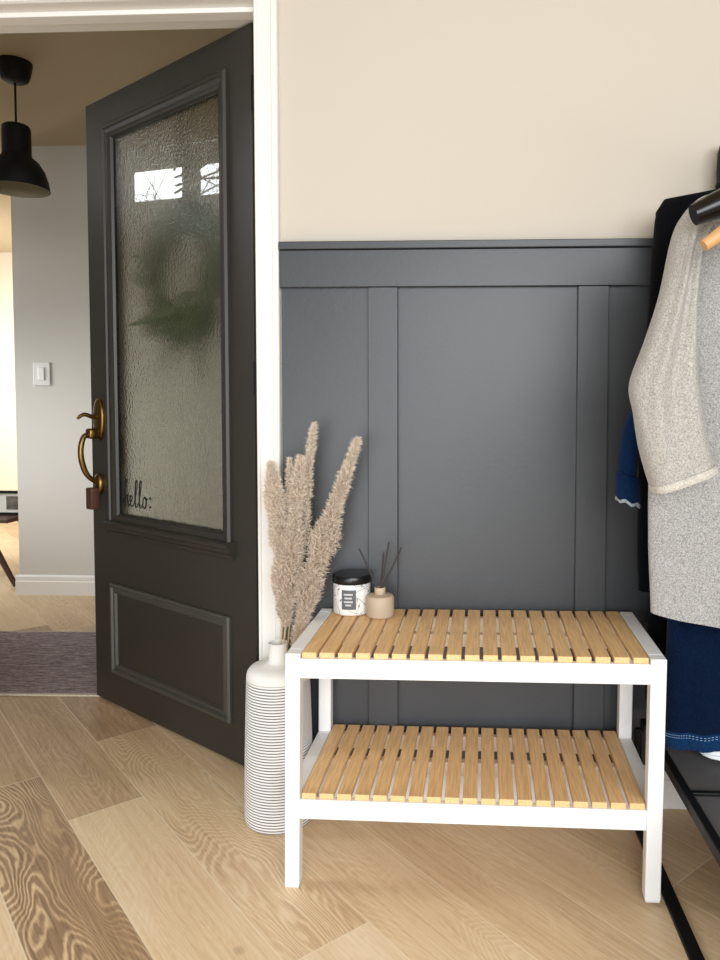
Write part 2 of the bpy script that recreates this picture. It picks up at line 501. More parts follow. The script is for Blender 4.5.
gr = obj('grip', bm, M_BRASS, door, True); gr['label'] = 'curved brass pull grip'
bm = new_bm(); oval_plate(bm, hx, .755, .024, .036, .018); obj('lower_mount', bm, M_BRASS, door, True)
bm = new_bm(); box(bm, hx - .018, hx + .018, .014, .046, .672, .745, .004, 2)
tg = obj('leather_tag', bm, mat('brown_leather', '#4A2E20', .6, noise=.2), door, True); tg['label'] = 'dark brown tag at the foot of the grip'
# hinges
for z in (.25, 1.05, 1.80):
    bm = new_bm(); cyl(bm, (S0 - .001, -.002, z), .005, .005, .09, 12); obj('hinge', bm, M_BLACK, door, True)
# door sweep
bm = new_bm(); box(bm, S0, S1, -.03, -.012, .007, .012); obj('door_sweep', bm, M_BLACK, door)

def door_pt(s, y, z): # local -> world
    return Vector((-.594 + d2.x * s + n2.x * y, .128 + d2.y * s + n2.y * y, z))

# wreath on the hall side of the glass
def leaf(bm, p, d, up, L, w, bend=.2):
    d = d.normalized(); s = d.cross(up)
    if s.length < 1e-4: s = Vector((1, 0, 0))
    s.normalize(); nrm = s.cross(d)
    prev = None
    for k in range(5):
        t = k / 4
        ww = w * math.sin(PI * min(.98, .12 + .86 * t)) * .5
        c = p + d * L * t - nrm * bend * L * t * t
        a_, b_ = bm.verts.new(c - s * ww), bm.verts.new(c + s * ww)
        if prev: bm.faces.new([prev[0], prev[1], b_, a_])
        prev = (a_, b_)
wr = thing('wreath', 'leafy green wreath behind the frosted glass of the open door', 'wreath', door_pt(.425, -.115, 1.455), math.atan2(.588, -.809))
rng = random.Random(5)
bm = new_bm()
for i in range(330):
    a_ = rng.uniform(0, 2 * PI); rr = .145 + rng.gauss(0, .012)
    p = Vector((rr * math.cos(a_), rng.uniform(-.012, .012), rr * math.sin(a_)))
    out = Vector((math.cos(a_), 0, math.sin(a_))); tan = Vector((-math.sin(a_), 0, math.cos(a_)))
    d = tan * rng.uniform(.2, 1) + out * rng.uniform(-.35, .9) + Vector((0, rng.uniform(-.25, .25), 0))
    low = .5 - .5 * math.sin(a_)
    leaf(bm, p, d, Vector((0, 1, 0)), rng.uniform(.07, .12) * (1 + .45 * low), rng.uniform(.018, .03), .05)
obj('leaves', bm, mat('wreath_green', '#4C6B3A', .6, noise=.35, nscale=14), wr)
bm = new_bm()
for (ax, az, dx, dz, L) in ((.11, -.06, 1, -.3, .11), (.10, -.11, .9, -.6, .15), (.05, -.15, .55, -1, .2), (-.06, -.16, -.15, -1, .19), (.15, 0, 1, .3, .09)):
    base = Vector((ax, 0, az)); d = Vector((dx, 0, dz)).normalized()
    side = Vector((-d.z, 0, d.x))
    for k in range(12):
        t = k / 11; c = base + d * L * t
        for sg in (-1, 1): leaf(bm, c, d * .6 + side * sg, Vector((0, 1, 0)), .055 * (1 - .7 * t), .013, .0)
fo = obj('fern_fronds', bm, mat('fern_green', '#3E5C35', .6), wr); fo['label'] = 'feathery fern fronds'
bm = new_bm(); tube(bm, [(.145 * math.cos(2 * PI * i / 40), 0, .145 * math.sin(2 * PI * i / 40)) for i in range(41)], .011, 8)
obj('ring', bm, mat('vine_brown', '#5B4632', .8), wr, True)
bm = new_bm(); box(bm, -.014, .014, -.002, .0, .15, .60); box(bm, -.014, .014, -.002, .042, .598, .6)
obj('hanging_ribbon', bm, mat('dark_ribbon', '#3D3A30', .7), wr)

# ------------------------------------------------------------------ hall things
def rug_mat():
    m = bpy.data.materials.new('faded_rug'); m.use_nodes = True
    nt = m.node_tree; b = nt.nodes['Principled BSDF']; L = nt.links; N = nt.nodes
    tc = N.new('ShaderNodeTexCoord')
    def nz(scale, det, st):
        mp = N.new('ShaderNodeMapping'); mp.inputs['Scale'].default_value = st
        n = N.new('ShaderNodeTexNoise'); n.inputs['Scale'].default_value = scale; n.inputs['Detail'].default_value = det
        n.inputs['Roughness'].default_value = .7
        L.new(tc.outputs['Object'], mp.inputs[0]); L.new(mp.outputs[0], n.inputs['Vector']); return n.outputs['Fac']
    a_ = nz(14, 5, (1, 6, 1)); c_ = nz(60, 3, (1, 3, 1))
    r = N.new('ShaderNodeValToRGB')
    r.color_ramp.elements[0].position = .36; r.color_ramp.elements[0].color = lin('#5E5158')
    r.color_ramp.elements[1].position = .66; r.color_ramp.elements[1].color = lin('#C4B7B1')
    e = r.color_ramp.elements.new(.5); e.color = lin('#92838A')
    mx = N.new('ShaderNodeMath'); mx.operation = 'MULTIPLY_ADD'; mx.inputs[1].default_value = .45
    sub = N.new('ShaderNodeMath'); sub.operation = 'MULTIPLY'; sub.inputs[1].default_value = .58
    L.new(c_, mx.inputs[0]); L.new(a_, sub.inputs[0]); L.new(sub.outputs[0], mx.inputs[2])
    L.new(mx.outputs[0], r.inputs[0]); L.new(r.outputs[0], b.inputs['Base Color'])
    b.inputs['Roughness'].default_value = .95; b.inputs['Specular IOR Level'].default_value = .1
    return m
rug = thing('rug', 'faded purple-grey area rug on the hall floor behind the door', 'rug', (-1.9, .96, 0), math.radians(1.5))
bm = new_bm(); box(bm, -1.0, 1.35, -.345, .36, .0005, .007, .002, 2); obj('pile', bm, rug_mat(), rug)
bm = new_bm(); box(bm, -1.0, 1.35, -.357, -.345, .0005, .006); box(bm, -1.0, 1.35, .36, .37, .0005, .006)
obj('edge_binding', bm, mat('cream_binding', '#C9BFA9', .9, noise=.2, nscale=150), rug)

# pendant lamp
thing('pendant_lamp', 'black metal pendant lamp with bell shade hanging from hall ceiling', 'lamp', (-1.772, 1.06, HZ)).scale = (.95, .95, .965)
pl = bpy.data.objects['pendant_lamp']
bm = new_bm(); lathe(bm, [(0, 0), (.068, 0), (.068, -.008), (.060, -.05), (.052, -.072), (.035, -.082), (.008, -.084), (0, -.084)]); obj('canopy', bm, M_LAMP, pl, True)
bm = new_bm(); tube(bm, [(0, 0, -.08), (0, 0, -.27)], .0045, 10); obj('cord', bm, M_LAMP, pl, True)
bm = new_bm()
lathe(bm, [(0, -.256), (.046, -.256), (.054, -.262), (.0565, -.28), (.0565, -.375), (.060, -.385), (.085, -.405), (.107, -.44), (.121, -.485), (.126, -.518), (.123, -.518), (.118, -.485), (.104, -.442), (.082, -.408), (.05, -.39), (0, -.39)])
obj('lamp_shade', bm, M_LAMP, pl, True)
bm = new_bm(); lathe(bm, [(.1225, -.5175), (.1175, -.485), (.1035, -.442), (.0815, -.409), (.049, -.3915), (0, -.391)]); sl = obj('shade_lining', bm, M_LAMPIN, pl, True)
bm = new_bm(); lathe(bm, [(0, -.39), (.016, -.392), (.016, -.41), (.032, -.44), (.034, -.455), (.026, -.475), (0, -.485)]); obj('bulb', bm, mat('white_bulb', '#E8E3D6', .3), pl, True)

# light switch
sw = thing('light_switch', 'white rocker light switch on the grey hall wall', 'switch', (-2.222, 1.99, 1.192))
bm = new_bm(); box(bm, -.046, .046, -.007, 0, -.062, .062, .003, 2); obj('switch_plate', bm, M_PLASTIC, sw)
bm = new_bm(); box(bm, -.017, .017, -.013, -.006, -.034, .034, .003, 2); obj('rocker', bm, mat('rocker_plastic', '#F1EFEA', .3), sw)

# low table in the far room with a framed print
tb = thing('low_table', 'dark brown low wooden table with splayed legs beyond hall wall', 'table', (-2.93, 2.38, 0))
M_DW = mat('dark_walnut', '#4A2E1E', .5, noise=.2, nscale=10, stretch=(1, 8, 8))
bm = new_bm(); box(bm, -.45, .41, -.25, .25, .362, .385, .004, 2); obj('tabletop', bm, M_DW, tb)
for sx, sy in ((1, -1), (-1, -1), (1, 1), (-1, 1)):
    bm = new_bm()
    tube(bm, [(sx * .22 - .02, sy * .17, .362), (sx * .45 - .02, sy * .22, 0)], [.022, .014], 12); obj('leg', bm, M_DW, tb, True)
pf = thing('framed_print', 'small black-framed print with white mat on the low table', 'picture', (-2.62, 2.30, .3855))
bm = new_bm()
for q in ((-.15, .15, 0, .015), (-.15, .15, .127, .142), (-.15, -.135, .015, .127), (.135, .15, .015, .127)): box(bm, q[0], q[1], -.012, .008, q[2], q[3])
obj('frame', bm, M_BLACK, pf)
bm = new_bm(); box(bm, -.135, .135, -.002, .006, .015, .127); obj('mat_board', bm, mat('mat_board_white', '#E8E4DA', .8), pf)
bm = new_bm(); box(bm, -.01, .10, -.004, -.002, .032, .11); obj('print', bm, mat('grey_photo', '#6A6258', .7, noise=.6, nscale=30), pf)

# ------------------------------------------------------------------ slatted bench
BY, BR, BW, BD, BH = -.0335, .0129, .78, .351, .5033
be = thing('slatted_bench', 'white metal bench with bamboo slat seat and lower shelf against the dark panelling', 'bench', (-.360, -.370, 0), 0)
be.rotation_euler = (0, 0, BY)
def bobj(name, bm, m, parent):
    for v in bm.verts:
        z0 = v.co.z
        v.co.z += BR * v.co.x; v.co.x += .010 * z0 - .004
    return obj(name, bm, m, parent)
T = .0315
def leg_bm(x, y):
    bm = new_bm(); box(bm, x, x + T, y, y + T, .003, BH, .0025, 2); return bm
for x in (0, BW - T):
    for y in (0, BD - T):
        lg = bobj('leg', leg_bm(x, y), M_BENCH, be)
        bm = new_bm(); box(bm, x + .0015, x + T - .0015, y + .0015, y + T - .0015, .0, .022); bobj('foot_cap', bm, mat('white_foot_plastic', '#E2E4E6', .5), lg)
for nm, z0, z1 in (('seat', .4505, .492), ('shelf', .149, .1905)):
    bm = new_bm(); box(bm, T, BW - T, .002, .020, z0, z1, .002, 2); bobj('front_rail', bm, M_BENCH, be)
    bm = new_bm(); box(bm, T, BW - T, BD - .020, BD - .002, z0, z1 - .004, .002, 2); bobj('back_rail', bm, M_BENCH, be)
    for x in (0, BW - T):
        top = BH if nm == 'seat' else .197
        bm = new_bm(); box(bm, x, x + T, T, BD - T, z0, top, .0025, 2); bobj('side_rail', bm, M_BENCH, be)
    bm = new_bm(); box(bm, T, BW - T, BD * .53, BD * .53 + .022, z0 + .012, z1 - .001, .001, 1); bobj('centre_rail', bm, M_BENCH, be)
    bm = new_bm()
    n = 19; xs, xe = T + .003, BW - T - .003
    pitch = (xe - xs + .007) / n
    for i in range(n):
        a_ = xs + i * pitch
        box(bm, a_, a_ + pitch - .0075, .006, BD - .003, z1 + .0003, z1 + .0125, .0015, 2)
    bobj('slatted_seat' if nm == 'seat' else 'slatted_shelf', bm, M_BAM, be)

# ------------------------------------------------------------------ vase and pampas
VX, VY = -.4392, -.106
vs = thing('floor_vase', 'tall white ribbed ceramic floor vase between door casing and bench', 'vase', (VX, VY, 0))
def ribbed():
    m = mat('ribbed_ceramic', '#E9E8E5', .5, spec=.4)
    nt = m.node_tree; b = nt.nodes['Principled BSDF']; L = nt.links; N = nt.nodes
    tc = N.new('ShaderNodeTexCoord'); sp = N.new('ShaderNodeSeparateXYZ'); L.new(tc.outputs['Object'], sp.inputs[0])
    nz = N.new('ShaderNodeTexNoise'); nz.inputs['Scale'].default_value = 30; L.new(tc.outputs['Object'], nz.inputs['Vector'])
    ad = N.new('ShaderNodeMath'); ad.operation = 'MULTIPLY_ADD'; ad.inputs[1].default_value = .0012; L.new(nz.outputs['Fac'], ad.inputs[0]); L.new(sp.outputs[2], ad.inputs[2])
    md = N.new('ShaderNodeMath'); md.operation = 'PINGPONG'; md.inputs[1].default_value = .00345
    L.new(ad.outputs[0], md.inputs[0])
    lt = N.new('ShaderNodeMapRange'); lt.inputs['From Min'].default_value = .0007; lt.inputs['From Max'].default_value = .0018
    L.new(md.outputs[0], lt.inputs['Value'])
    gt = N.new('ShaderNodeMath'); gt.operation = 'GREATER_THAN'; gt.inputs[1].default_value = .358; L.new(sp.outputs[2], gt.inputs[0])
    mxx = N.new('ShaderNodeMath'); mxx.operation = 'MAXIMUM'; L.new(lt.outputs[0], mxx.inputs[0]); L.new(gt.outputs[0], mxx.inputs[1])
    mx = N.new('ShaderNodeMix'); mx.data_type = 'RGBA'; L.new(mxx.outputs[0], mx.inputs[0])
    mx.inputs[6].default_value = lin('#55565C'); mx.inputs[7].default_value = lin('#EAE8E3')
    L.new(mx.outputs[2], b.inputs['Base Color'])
    return m
bm = new_bm()
prof = [(0, .001), (.078, .001), (.0835, .006)]
z = .010
while z < .357:
    r = .0845 - (.0075 * (z / .36) ** 1.6)
    prof += [(r - .0008, z), (r, z + .0022), (r, z + .0047), (r - .0008, z + .0069)]
    z += .0069
prof += [(.0768, .364), (.0745, .374), (.068, .382), (.052, .388), (.030, .392), (.0240, .396), (.0225, .402), (.0220, .425), (.0228, .437), (.0245, .440), (.0228, .4415), (.0200, .437), (.0195, .41), (.019, .39), (.06, .37), (.06, .05), (0, .05)]
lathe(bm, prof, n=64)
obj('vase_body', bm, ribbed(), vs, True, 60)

M_STEM = mat('dried_stem', '#BFA57A', .8)
def plume_mat(c1, c2):
    m = bpy.data.materials.new('pampas_fluff'); m.use_nodes = True
    nt = m.node_tree; b = nt.nodes['Principled BSDF']; L = nt.links; N = nt.nodes
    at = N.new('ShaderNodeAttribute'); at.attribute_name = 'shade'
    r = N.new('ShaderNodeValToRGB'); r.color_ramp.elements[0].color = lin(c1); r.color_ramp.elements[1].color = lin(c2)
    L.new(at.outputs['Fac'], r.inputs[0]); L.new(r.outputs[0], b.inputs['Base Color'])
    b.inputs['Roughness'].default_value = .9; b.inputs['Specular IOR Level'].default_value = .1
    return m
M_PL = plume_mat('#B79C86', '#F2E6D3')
def pampas(label, base, tip, r_max, start, seed, n=2600, bow=(0, 0, 0), tipw=.35):
    base = Vector(base); tip = Vector(tip)
    t = thing('pampas_stalk', label, 'pampas grass', base, 0, 'pampas stalks in the ribbed vase')
    ax = tip - base
    mid = ax * .5 + Vector(bow)
    path = smooth_path([(0, 0, 0), mid, ax], 12)
    bm = new_bm(); tube(bm, path, [.0022 * (1 - .6 * i / (len(path) - 1)) for i in range(len(path))], 6); obj('stem', bm, M_STEM, t, True)
    rng = random.Random(seed)
    bm = new_bm(); lay = bm.verts.layers.float.new('shade')
    def P(f):
        q = max(0, min(.9999, f)) * (len(path) - 1); i = int(q); return path[i].lerp(path[i + 1], q - i)
    for k in range(n):
        f = start + (1 - start) * rng.random() ** .85
        w = (f - start) / (1 - start)
        lump = .82 + .3 * math.sin(w * 17 + seed) * math.sin(w * 7.3 + seed * 2)
        R = r_max * lump * min(1, (w / .3 + .35)) * (1 - (1 - tipw) * max(0, (w - .5) / .5)) * (1 if w < .93 else (1 - w) / .07 * .7 + .3)
        p0 = P(f); tan = (P(f + .02) - P(f - .02)).normalized()
        a_ = rng.uniform(0, 2 * PI)
        o1 = tan.orthogonal().normalized(); o2 = tan.cross(o1)
        rad = o1 * math.cos(a_) + o2 * math.sin(a_)
        q0 = p0 + rad * R * math.sqrt(rng.random()) * .85
        d = (rad * rng.uniform(.1, .9) + tan * rng.uniform(.2, 1.1) + Vector((rng.gauss(0, .45), rng.gauss(0, .45), rng.gauss(0, .35)))).normalized()
        L = rng.uniform(.005, .015) * (.6 + r_max * 14)
        q1 = q0 + d * L * .5
        q2 = q1 + (d + Vector((rng.gauss(0, .4), rng.gauss(0, .4), rng.uniform(-.7, .1)))).normalized() * L * .5
        sd = d.orthogonal().normalized() * rng.uniform(.0003, .0008)
        sd = Matrix.Rotation(rng.uniform(0, 2 * PI), 3, d) @ sd
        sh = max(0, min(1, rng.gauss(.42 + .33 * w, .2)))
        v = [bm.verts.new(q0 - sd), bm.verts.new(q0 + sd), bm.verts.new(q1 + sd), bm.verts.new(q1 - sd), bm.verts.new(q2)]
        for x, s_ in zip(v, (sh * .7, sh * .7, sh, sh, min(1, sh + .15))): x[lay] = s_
        bm.faces.new([v[0], v[1], v[2], v[3]]); bm.faces.new([v[3], v[2], v[4]])
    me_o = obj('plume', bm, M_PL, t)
    return t
VB = (VX, VY, .20)
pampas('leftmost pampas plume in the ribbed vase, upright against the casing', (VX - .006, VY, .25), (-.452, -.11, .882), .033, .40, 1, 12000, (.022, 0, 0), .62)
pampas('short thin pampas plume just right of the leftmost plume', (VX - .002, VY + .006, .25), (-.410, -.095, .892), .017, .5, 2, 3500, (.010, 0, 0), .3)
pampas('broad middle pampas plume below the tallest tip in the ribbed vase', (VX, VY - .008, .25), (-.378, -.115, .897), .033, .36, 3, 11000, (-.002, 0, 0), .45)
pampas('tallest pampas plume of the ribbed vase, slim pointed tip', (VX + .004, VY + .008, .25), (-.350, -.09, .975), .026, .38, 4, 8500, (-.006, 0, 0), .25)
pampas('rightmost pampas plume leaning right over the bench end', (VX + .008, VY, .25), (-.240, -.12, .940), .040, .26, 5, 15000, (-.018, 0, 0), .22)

# ------------------------------------------------------------------ candle, diffuser
SZ = .5050
def seat_z(x): return .5050 + .0129 * (x + .36)
cj = thing('candle_jar', 'white patterned candle jar with black lid on bench', 'candle', (-.263, -.060, seat_z(-.263)))
def jar_mat():
    m = mat('candle_label', '#E9E6E0', .35)
    nt = m.node_tree; b = nt.nodes['Principled BSDF']; L = nt.links; N = nt.nodes
    tc = N.new('ShaderNodeTexCoord')
    n = N.new('ShaderNodeTexNoise'); n.inputs['Scale'].default_value = 34; n.inputs['Detail'].default_value = 1; n.inputs['Distortion'].default_value = 1.0
    L.new(tc.outputs['Object'], n.inputs['Vector'])
    r = N.new('ShaderNodeValToRGB'); r.color_ramp.interpolation = 'LINEAR'
    e = r.color_ramp.elements; e[0].position = .40; e[0].color = lin('#EFEDE8'); e[1].position = .62; e[1].color = lin('#EFEDE8')
    k = e.new(.50); k.color = lin('#EFEDE8'); k = e.new(.535); k.color = lin('#55534F'); k = e.new(.56); k.color = lin('#EFEDE8')
    L.new(n.outputs['Fac'], r.inputs[0]); L.new(r.outputs[0], b.inputs['Base Color'])
    return m
bm = new_bm(); lathe(bm, [(0, 0), (.040, 0), (.045, .004), (.046, .010), (.046, .074), (.044, .079), (0, .079)]); obj('jar_body', bm, jar_mat(), cj, True)
bm = new_bm(); lathe(bm, [(0, .078), (.047, .078), (.0485, .080), (.0485, .094), (.046, .098), (.020, .0985), (0, .0985)]); obj('lid', bm, mat('black_lid', '#0E1013', .3), cj, True)
def curved_patch(bm, a0, a1, z0, z1, r, n=10):
    prev = None
    for i in range(n + 1):
        a_ = a0 + (a1 - a0) * i / n
        v = (bm.verts.new((r * math.sin(a_), -r * math.cos(a_), z0)), bm.verts.new((r * math.sin(a_), -r * math.cos(a_), z1)))
        if prev: bm.faces.new([prev[0], v[0], v[1], prev[1]])
        prev = v
bm = new_bm(); curved_patch(bm, -.42, .36, .018, .066, .0464); lb = obj('label', bm, mat('grey_label', '#5E6064', .6), cj)
bm = new_bm()
for z_, a_, b_ in ((.053, -.30, .18), (.044, -.26, .14), (.035, -.30, .18), (.027, -.22, .10)):
    curved_patch(bm, a_, b_, z_, z_ + .004, .0466)
obj('label_print', bm, mat('pale_print', '#C9CACB', .6), lb)

df = thing('reed_diffuser_bottle', 'frosted beige glass diffuser bottle holding dark reeds on bench', 'diffuser', (-.189, -.095, seat_z(-.189)))
def frosted():
    m = mat('frosted_beige_glass', '#BFAC94', .5, spec=.4)
    b = m.node_tree.nodes['Principled BSDF']; b.inputs['Subsurface Weight'].default_value = .25
    b.inputs['Subsurface Radius'].default_value = (.02, .014, .008)
    return m
bm = new_bm(); lathe(bm, [(0, 0), (.030, 0), (.0335, .003), (.0345, .010), (.0345, .046), (.032, .052), (.024, .0545), (.013, .056), (.0125, .058), (.0125, .071), (.0095, .0715), (.0095, .05), (0, .05)]); obj('bottle_body', bm, frosted(), df, True)
bm = new_bm(); lathe(bm, [(.0128, .060), (.0135, .061), (.0135, .0705), (.0128, .0715), (.010, .0716)]); obj('neck_ring', bm, mat('tan_cork', '#C4AF96', .7), df, True)
M_REED = mat('dark_reed', '#3F3A37', .8)
dz = seat_z(-.189)
reeds = [(-.2395, -.10, .674, 'reed stick leaning far left over the black candle lid'),
         (-.181, -.085, .662, 'short upright reed stick behind the tall middle reed'),
         (-.1665, -.10, .691, 'tallest reed stick in the diffuser, leaning slightly right'),
         (-.1355, -.10, .679, 'reed stick leaning far right out of the diffuser')]
for i, (x, y, z_, lab) in enumerate(reeds):
    top = Vector((x, y, z_)); neck = Vector((-.189 + (x + .189) * .09, -.095, dz + .066))
    dd = (top - neck).normalized(); bot = neck - dd * .05 if abs(dd.x) < .25 else neck - dd * .012
    bm = new_bm(); tube(bm, [(0, 0, 0), top - bot], .0021, 8)
    tag(obj('reed_stick', bm, M_REED, loc=bot), lab, 'reed', 'reeds in the diffuser bottle')

# ------------------------------------------------------------------ clothes rack
CX = .640
rk = thing('clothes_rack', 'black metal clothes rack with mesh shelf beside bench, along right side', 'clothes rack', (CX, -.58, 0))
def rbox(name, x0, x1, y0, y1, z0, z1, m=M_BLACK, bev=.002, par=None):
    bm = new_bm(); box(bm, x0 - CX, x1 - CX, y0 + .58, y1 + .58, z0, z1, bev, 2); return obj(name, bm, m, par or rk)
rbox('floor_rail', .428, .456, -1.15, -.035, .0005, .0095)
rbox('floor_rail', .824, .852, -1.15, -.035, .0005, .0095)
rbox('cross_bar', .456, .824, -1.15, -1.125, .0005, .0095)
sf = rbox('shelf_frame', .452, .470, -1.12, -.06, .228, .252)
rbox('shelf_frame', .810, .828, -1.12, -.06, .228, .252)
for y in (-.06, -.405, -.75, -1.12): rbox('shelf_crossbar', .470, .810, y - .006, y + .006, .234, .250)
def mesh_mat():
    m = mat('dark_wire_mesh', '#5A595A', .6)
    return m
rbox('shelf_panel', .470, .810, -1.114, -.066, .238, .243, mesh_mat(), 0)
for y in (-.05, -1.13):
    bm = new_bm()
    lathe(bm, [(0, .0095), (.015, .0095), (.015, 1.48), (.0185, 1.50), (.0235, 1.54), (.025, 1.58), (.023, 1.625), (.017, 1.648), (.008, 1.656), (0, 1.657)], (0, y + .58, 0), 24)
    obj('post', bm, M_BLACK, rk, True)
bm = new_bm(); tube(bm, [(0, -1.14 + .58, 1.60), (0, -.05 + .58, 1.60)], .011, 14); obj('hanging_rail', bm, M_BLACK, rk, True)
for x in (.446, .834):
    for y in (-.07, -1.11): rbox('shelf_leg', x - .008, x + .008, y - .008, y + .008, .0095, .23)

# ---- garments
def loft(bm, rings, close_start=False, close_end=False):
    vr = [[bm.verts.new(p) for p in r] for r in rings]
    n = len(vr[0])
    for a_, b_ in zip(vr, vr[1:]):
        for i in range(n):
            j = (i + 1) % n; bm.faces.new([a_[i], a_[j], b_[j], b_[i]])
    if close_start: bm.faces.new(vr[0])
    if close_end: bm.faces.new(vr[-1][::-1])

def interp(tab, z):
    """tab sorted descending z: list of (z, value...)"""
    if z >= tab[0][0]: return tab[0][1:]
    for a_, b_ in zip(tab, tab[1:]):
        if a_[0] >= z >= b_[0]:
            t = (a_[0] - z) / max(1e-6, a_[0] - b_[0]); t = t * t * (3 - 2 * t) * .4 + t * .6
            return tuple(p + (q - p) * t for p, q in zip(a_[1:], b_[1:]))
    return tab[-1][1:]

def garment_body(tab, y0, nz=44, n=72, ripple=.006, waves=7, seed=0, slope=0, hem_curve=0):
    """tab: (z, x_left, x_right, thickness); returns bmesh"""
    bm = new_bm(); rings = []
    zt, zb = tab[0][0], tab[-1][0]
    for k in range(nz + 1):
        z_ = zt + (zb - zt) * k / nz
        xl_, xr_, th = interp(tab, z_)
        cx, hwid = (xl_ + xr_) / 2, (xr_ - xl_) / 2
        f = k / nz
        ring = []
        for i in range(n):
            a_ = 2 * PI * i / n
            ca, sa = math.cos(a_), math.sin(a_)
            x = cx + hwid * math.copysign(abs(ca) ** .75, ca)
            y = y0 + th * math.copysign(abs(sa) ** .85, sa)
            u_ = (x - cx) / max(hwid, .01)
            edge = 1 - abs(u_) ** 4
            y += ripple * f * edge * (math.sin(u_ * waves + seed + f * .8) + .5 * math.sin(u_ * waves * 2.3 + seed * 2.1))
            ring.append((x, y, z_ + slope * (x - cx) * f + hem_curve * f * u_ * u_))
        rings.append(ring)
    loft(bm, rings, True, False)
    return bm

def sleeve(Ls, Rs, y, th, n=28, sub=5, wr_=.003, seed=0, ydrift=0, dx=0, crease=0, square=0):
    """Ls/Rs: (x,z) silhouettes; tube with elliptical section"""
    Lp = smooth_path([(x + dx, y, z_) for x, z_ in Ls], sub); Rp = smooth_path([(x + dx, y, z_) for x, z_ in Rs], sub)
    bm = new_bm(); rings = []
    for k, (l, r) in enumerate(zip(Lp, Rp)):
        c = (l + r) / 2; h = (r - l) / 2; f = k / (len(Lp) - 1)
        t = interp(th, 1 - f)[0]
        ring = []
        for i in range(n):
            a_ = 2 * PI * i / n
            w = wr_ * math.sin(f * 21 + seed + 2 * math.sin(a_)) * (0.4 + .6 * f)
            e = 1 - square * f
            ca = math.copysign(abs(math.cos(a_)) ** e, math.cos(a_)); sa = math.copysign(abs(math.sin(a_)) ** e, math.sin(a_))
            cr = 0
            if sa < 0 and crease:
                env = min(1, f * 5) * min(1, (1 - f) * 5) * (1 - .2 * f)
                cr = crease * env * (math.exp(-((ca - (.15 - .75 * f)) / .2) ** 2) - .9 * math.exp(-((ca - (.55 - .55 * f)) / .22) ** 2) + .5 * math.exp(-((ca - (.95 - .3 * f)) / .2) ** 2))
            ring.append(c + h * ca * (1 + w * 4) + Vector((0, 1, 0)) * (t * sa + w - cr + ydrift * f))
        rings.append(ring)
    loft(bm, rings, True, False)
    return bm

def fabric(name, c1, c2, scale=260, big=.1, bump=.5, sheen=.2):
    m = bpy.data.materials.new(name); m.use_nodes = True
    nt = m.node_tree; b = nt.nodes['Principled BSDF']; L = nt.links; N = nt.nodes
    tc = N.new('ShaderNodeTexCoord')
    n = N.new('ShaderNodeTexNoise'); n.inputs['Scale'].default_value = scale; n.inputs['Detail'].default_value = 4; n.inputs['Roughness'].default_value = .7
    L.new(tc.outputs['Object'], n.inputs['Vector'])
    r = N.new('ShaderNodeValToRGB'); r.color_ramp.elements[0].position = .3; r.color_ramp.elements[1].position = .7
    r.color_ramp.elements[0].color = lin(c1); r.color_ramp.elements[1].color = lin(c2)
    L.new(n.outputs['Fac'], r.inputs[0]); L.new(r.outputs[0], b.inputs['Base Color'])
    bp = N.new('ShaderNodeBump'); bp.inputs['Strength'].default_value = bump; bp.inputs['Distance'].default_value = .002
    L.new(n.outputs['Fac'], bp.inputs['Height']); L.new(bp.outputs['Normal'], b.inputs['Normal'])
    b.inputs['Roughness'].default_value = .95; b.inputs['Specular IOR Level'].default_value = .05
    b.inputs['Sheen Weight'].default_value = sheen
    return m
M_SW = fabric('grey_marl_knit', '#6F6D6B', '#C2BFBB', 340)
M_SW2 = fabric('grey_marl_trim', '#7E7A74', '#CBC6BE', 340)
M_SW3 = fabric('grey_marl_cuff', '#A39D93', '#DAD4C9', 340)
M_DEN = fabric('shaded_denim', '#030813', '#0B203E', 380, sheen=.05)  # coat body: shade below the cardigan put into the denim colour
M_DEN2 = fabric('denim_hem', '#07152E', '#17406E', 380, sheen=.05)
M_DEN3 = fabric('denim_sleeve', '#050F22', '#113058', 380, sheen=.05)
M_COAT = fabric('black_wool', '#050506', '#0D0D12', 300, sheen=.03)

def hook_hanger(name, label, y, zneck, half, drop, m, thick, group=None):
    """hanger facing across the rail: shoulders in the XZ plane"""
    t = thing(name, label, 'hanger', (CX, y, 1.60))
    zc = zneck - 1.60
    pts = smooth_path([(-half, 0, zc - drop), (-half * .75, 0, zc - drop * .62), (-half * .35, 0, zc - drop * .18), (0, 0, zc), (half * .35, 0, zc - drop * .18), (half * .75, 0, zc - drop * .62), (half, 0, zc - drop)], 5)
    n_ = len(pts)
    rs = [thick * (.55 + .45 * min(1, 4 * min(i, n_ - 1 - i) / (n_ - 1) + .25)) for i in range(n_)]
    bm = new_bm(); tube(bm, pts, rs, 14)
    obj('arms', bm, m, t, True)
    bm = new_bm()
    hk = [(0, 0, zc), (0, 0, -.035)]
    for i in range(10):
        a_ = -PI / 2 + i / 9 * PI * 1.25
        hk.append((.0165 * math.cos(a_) - .0 , 0, -.0 + .0165 * math.sin(a_)))
    tube(bm, smooth_path(hk, 3), .0022, 8); obj('hook', bm, mat('steel_hook', '#8A8A8A', .3, metal=1), t, True)
    return t

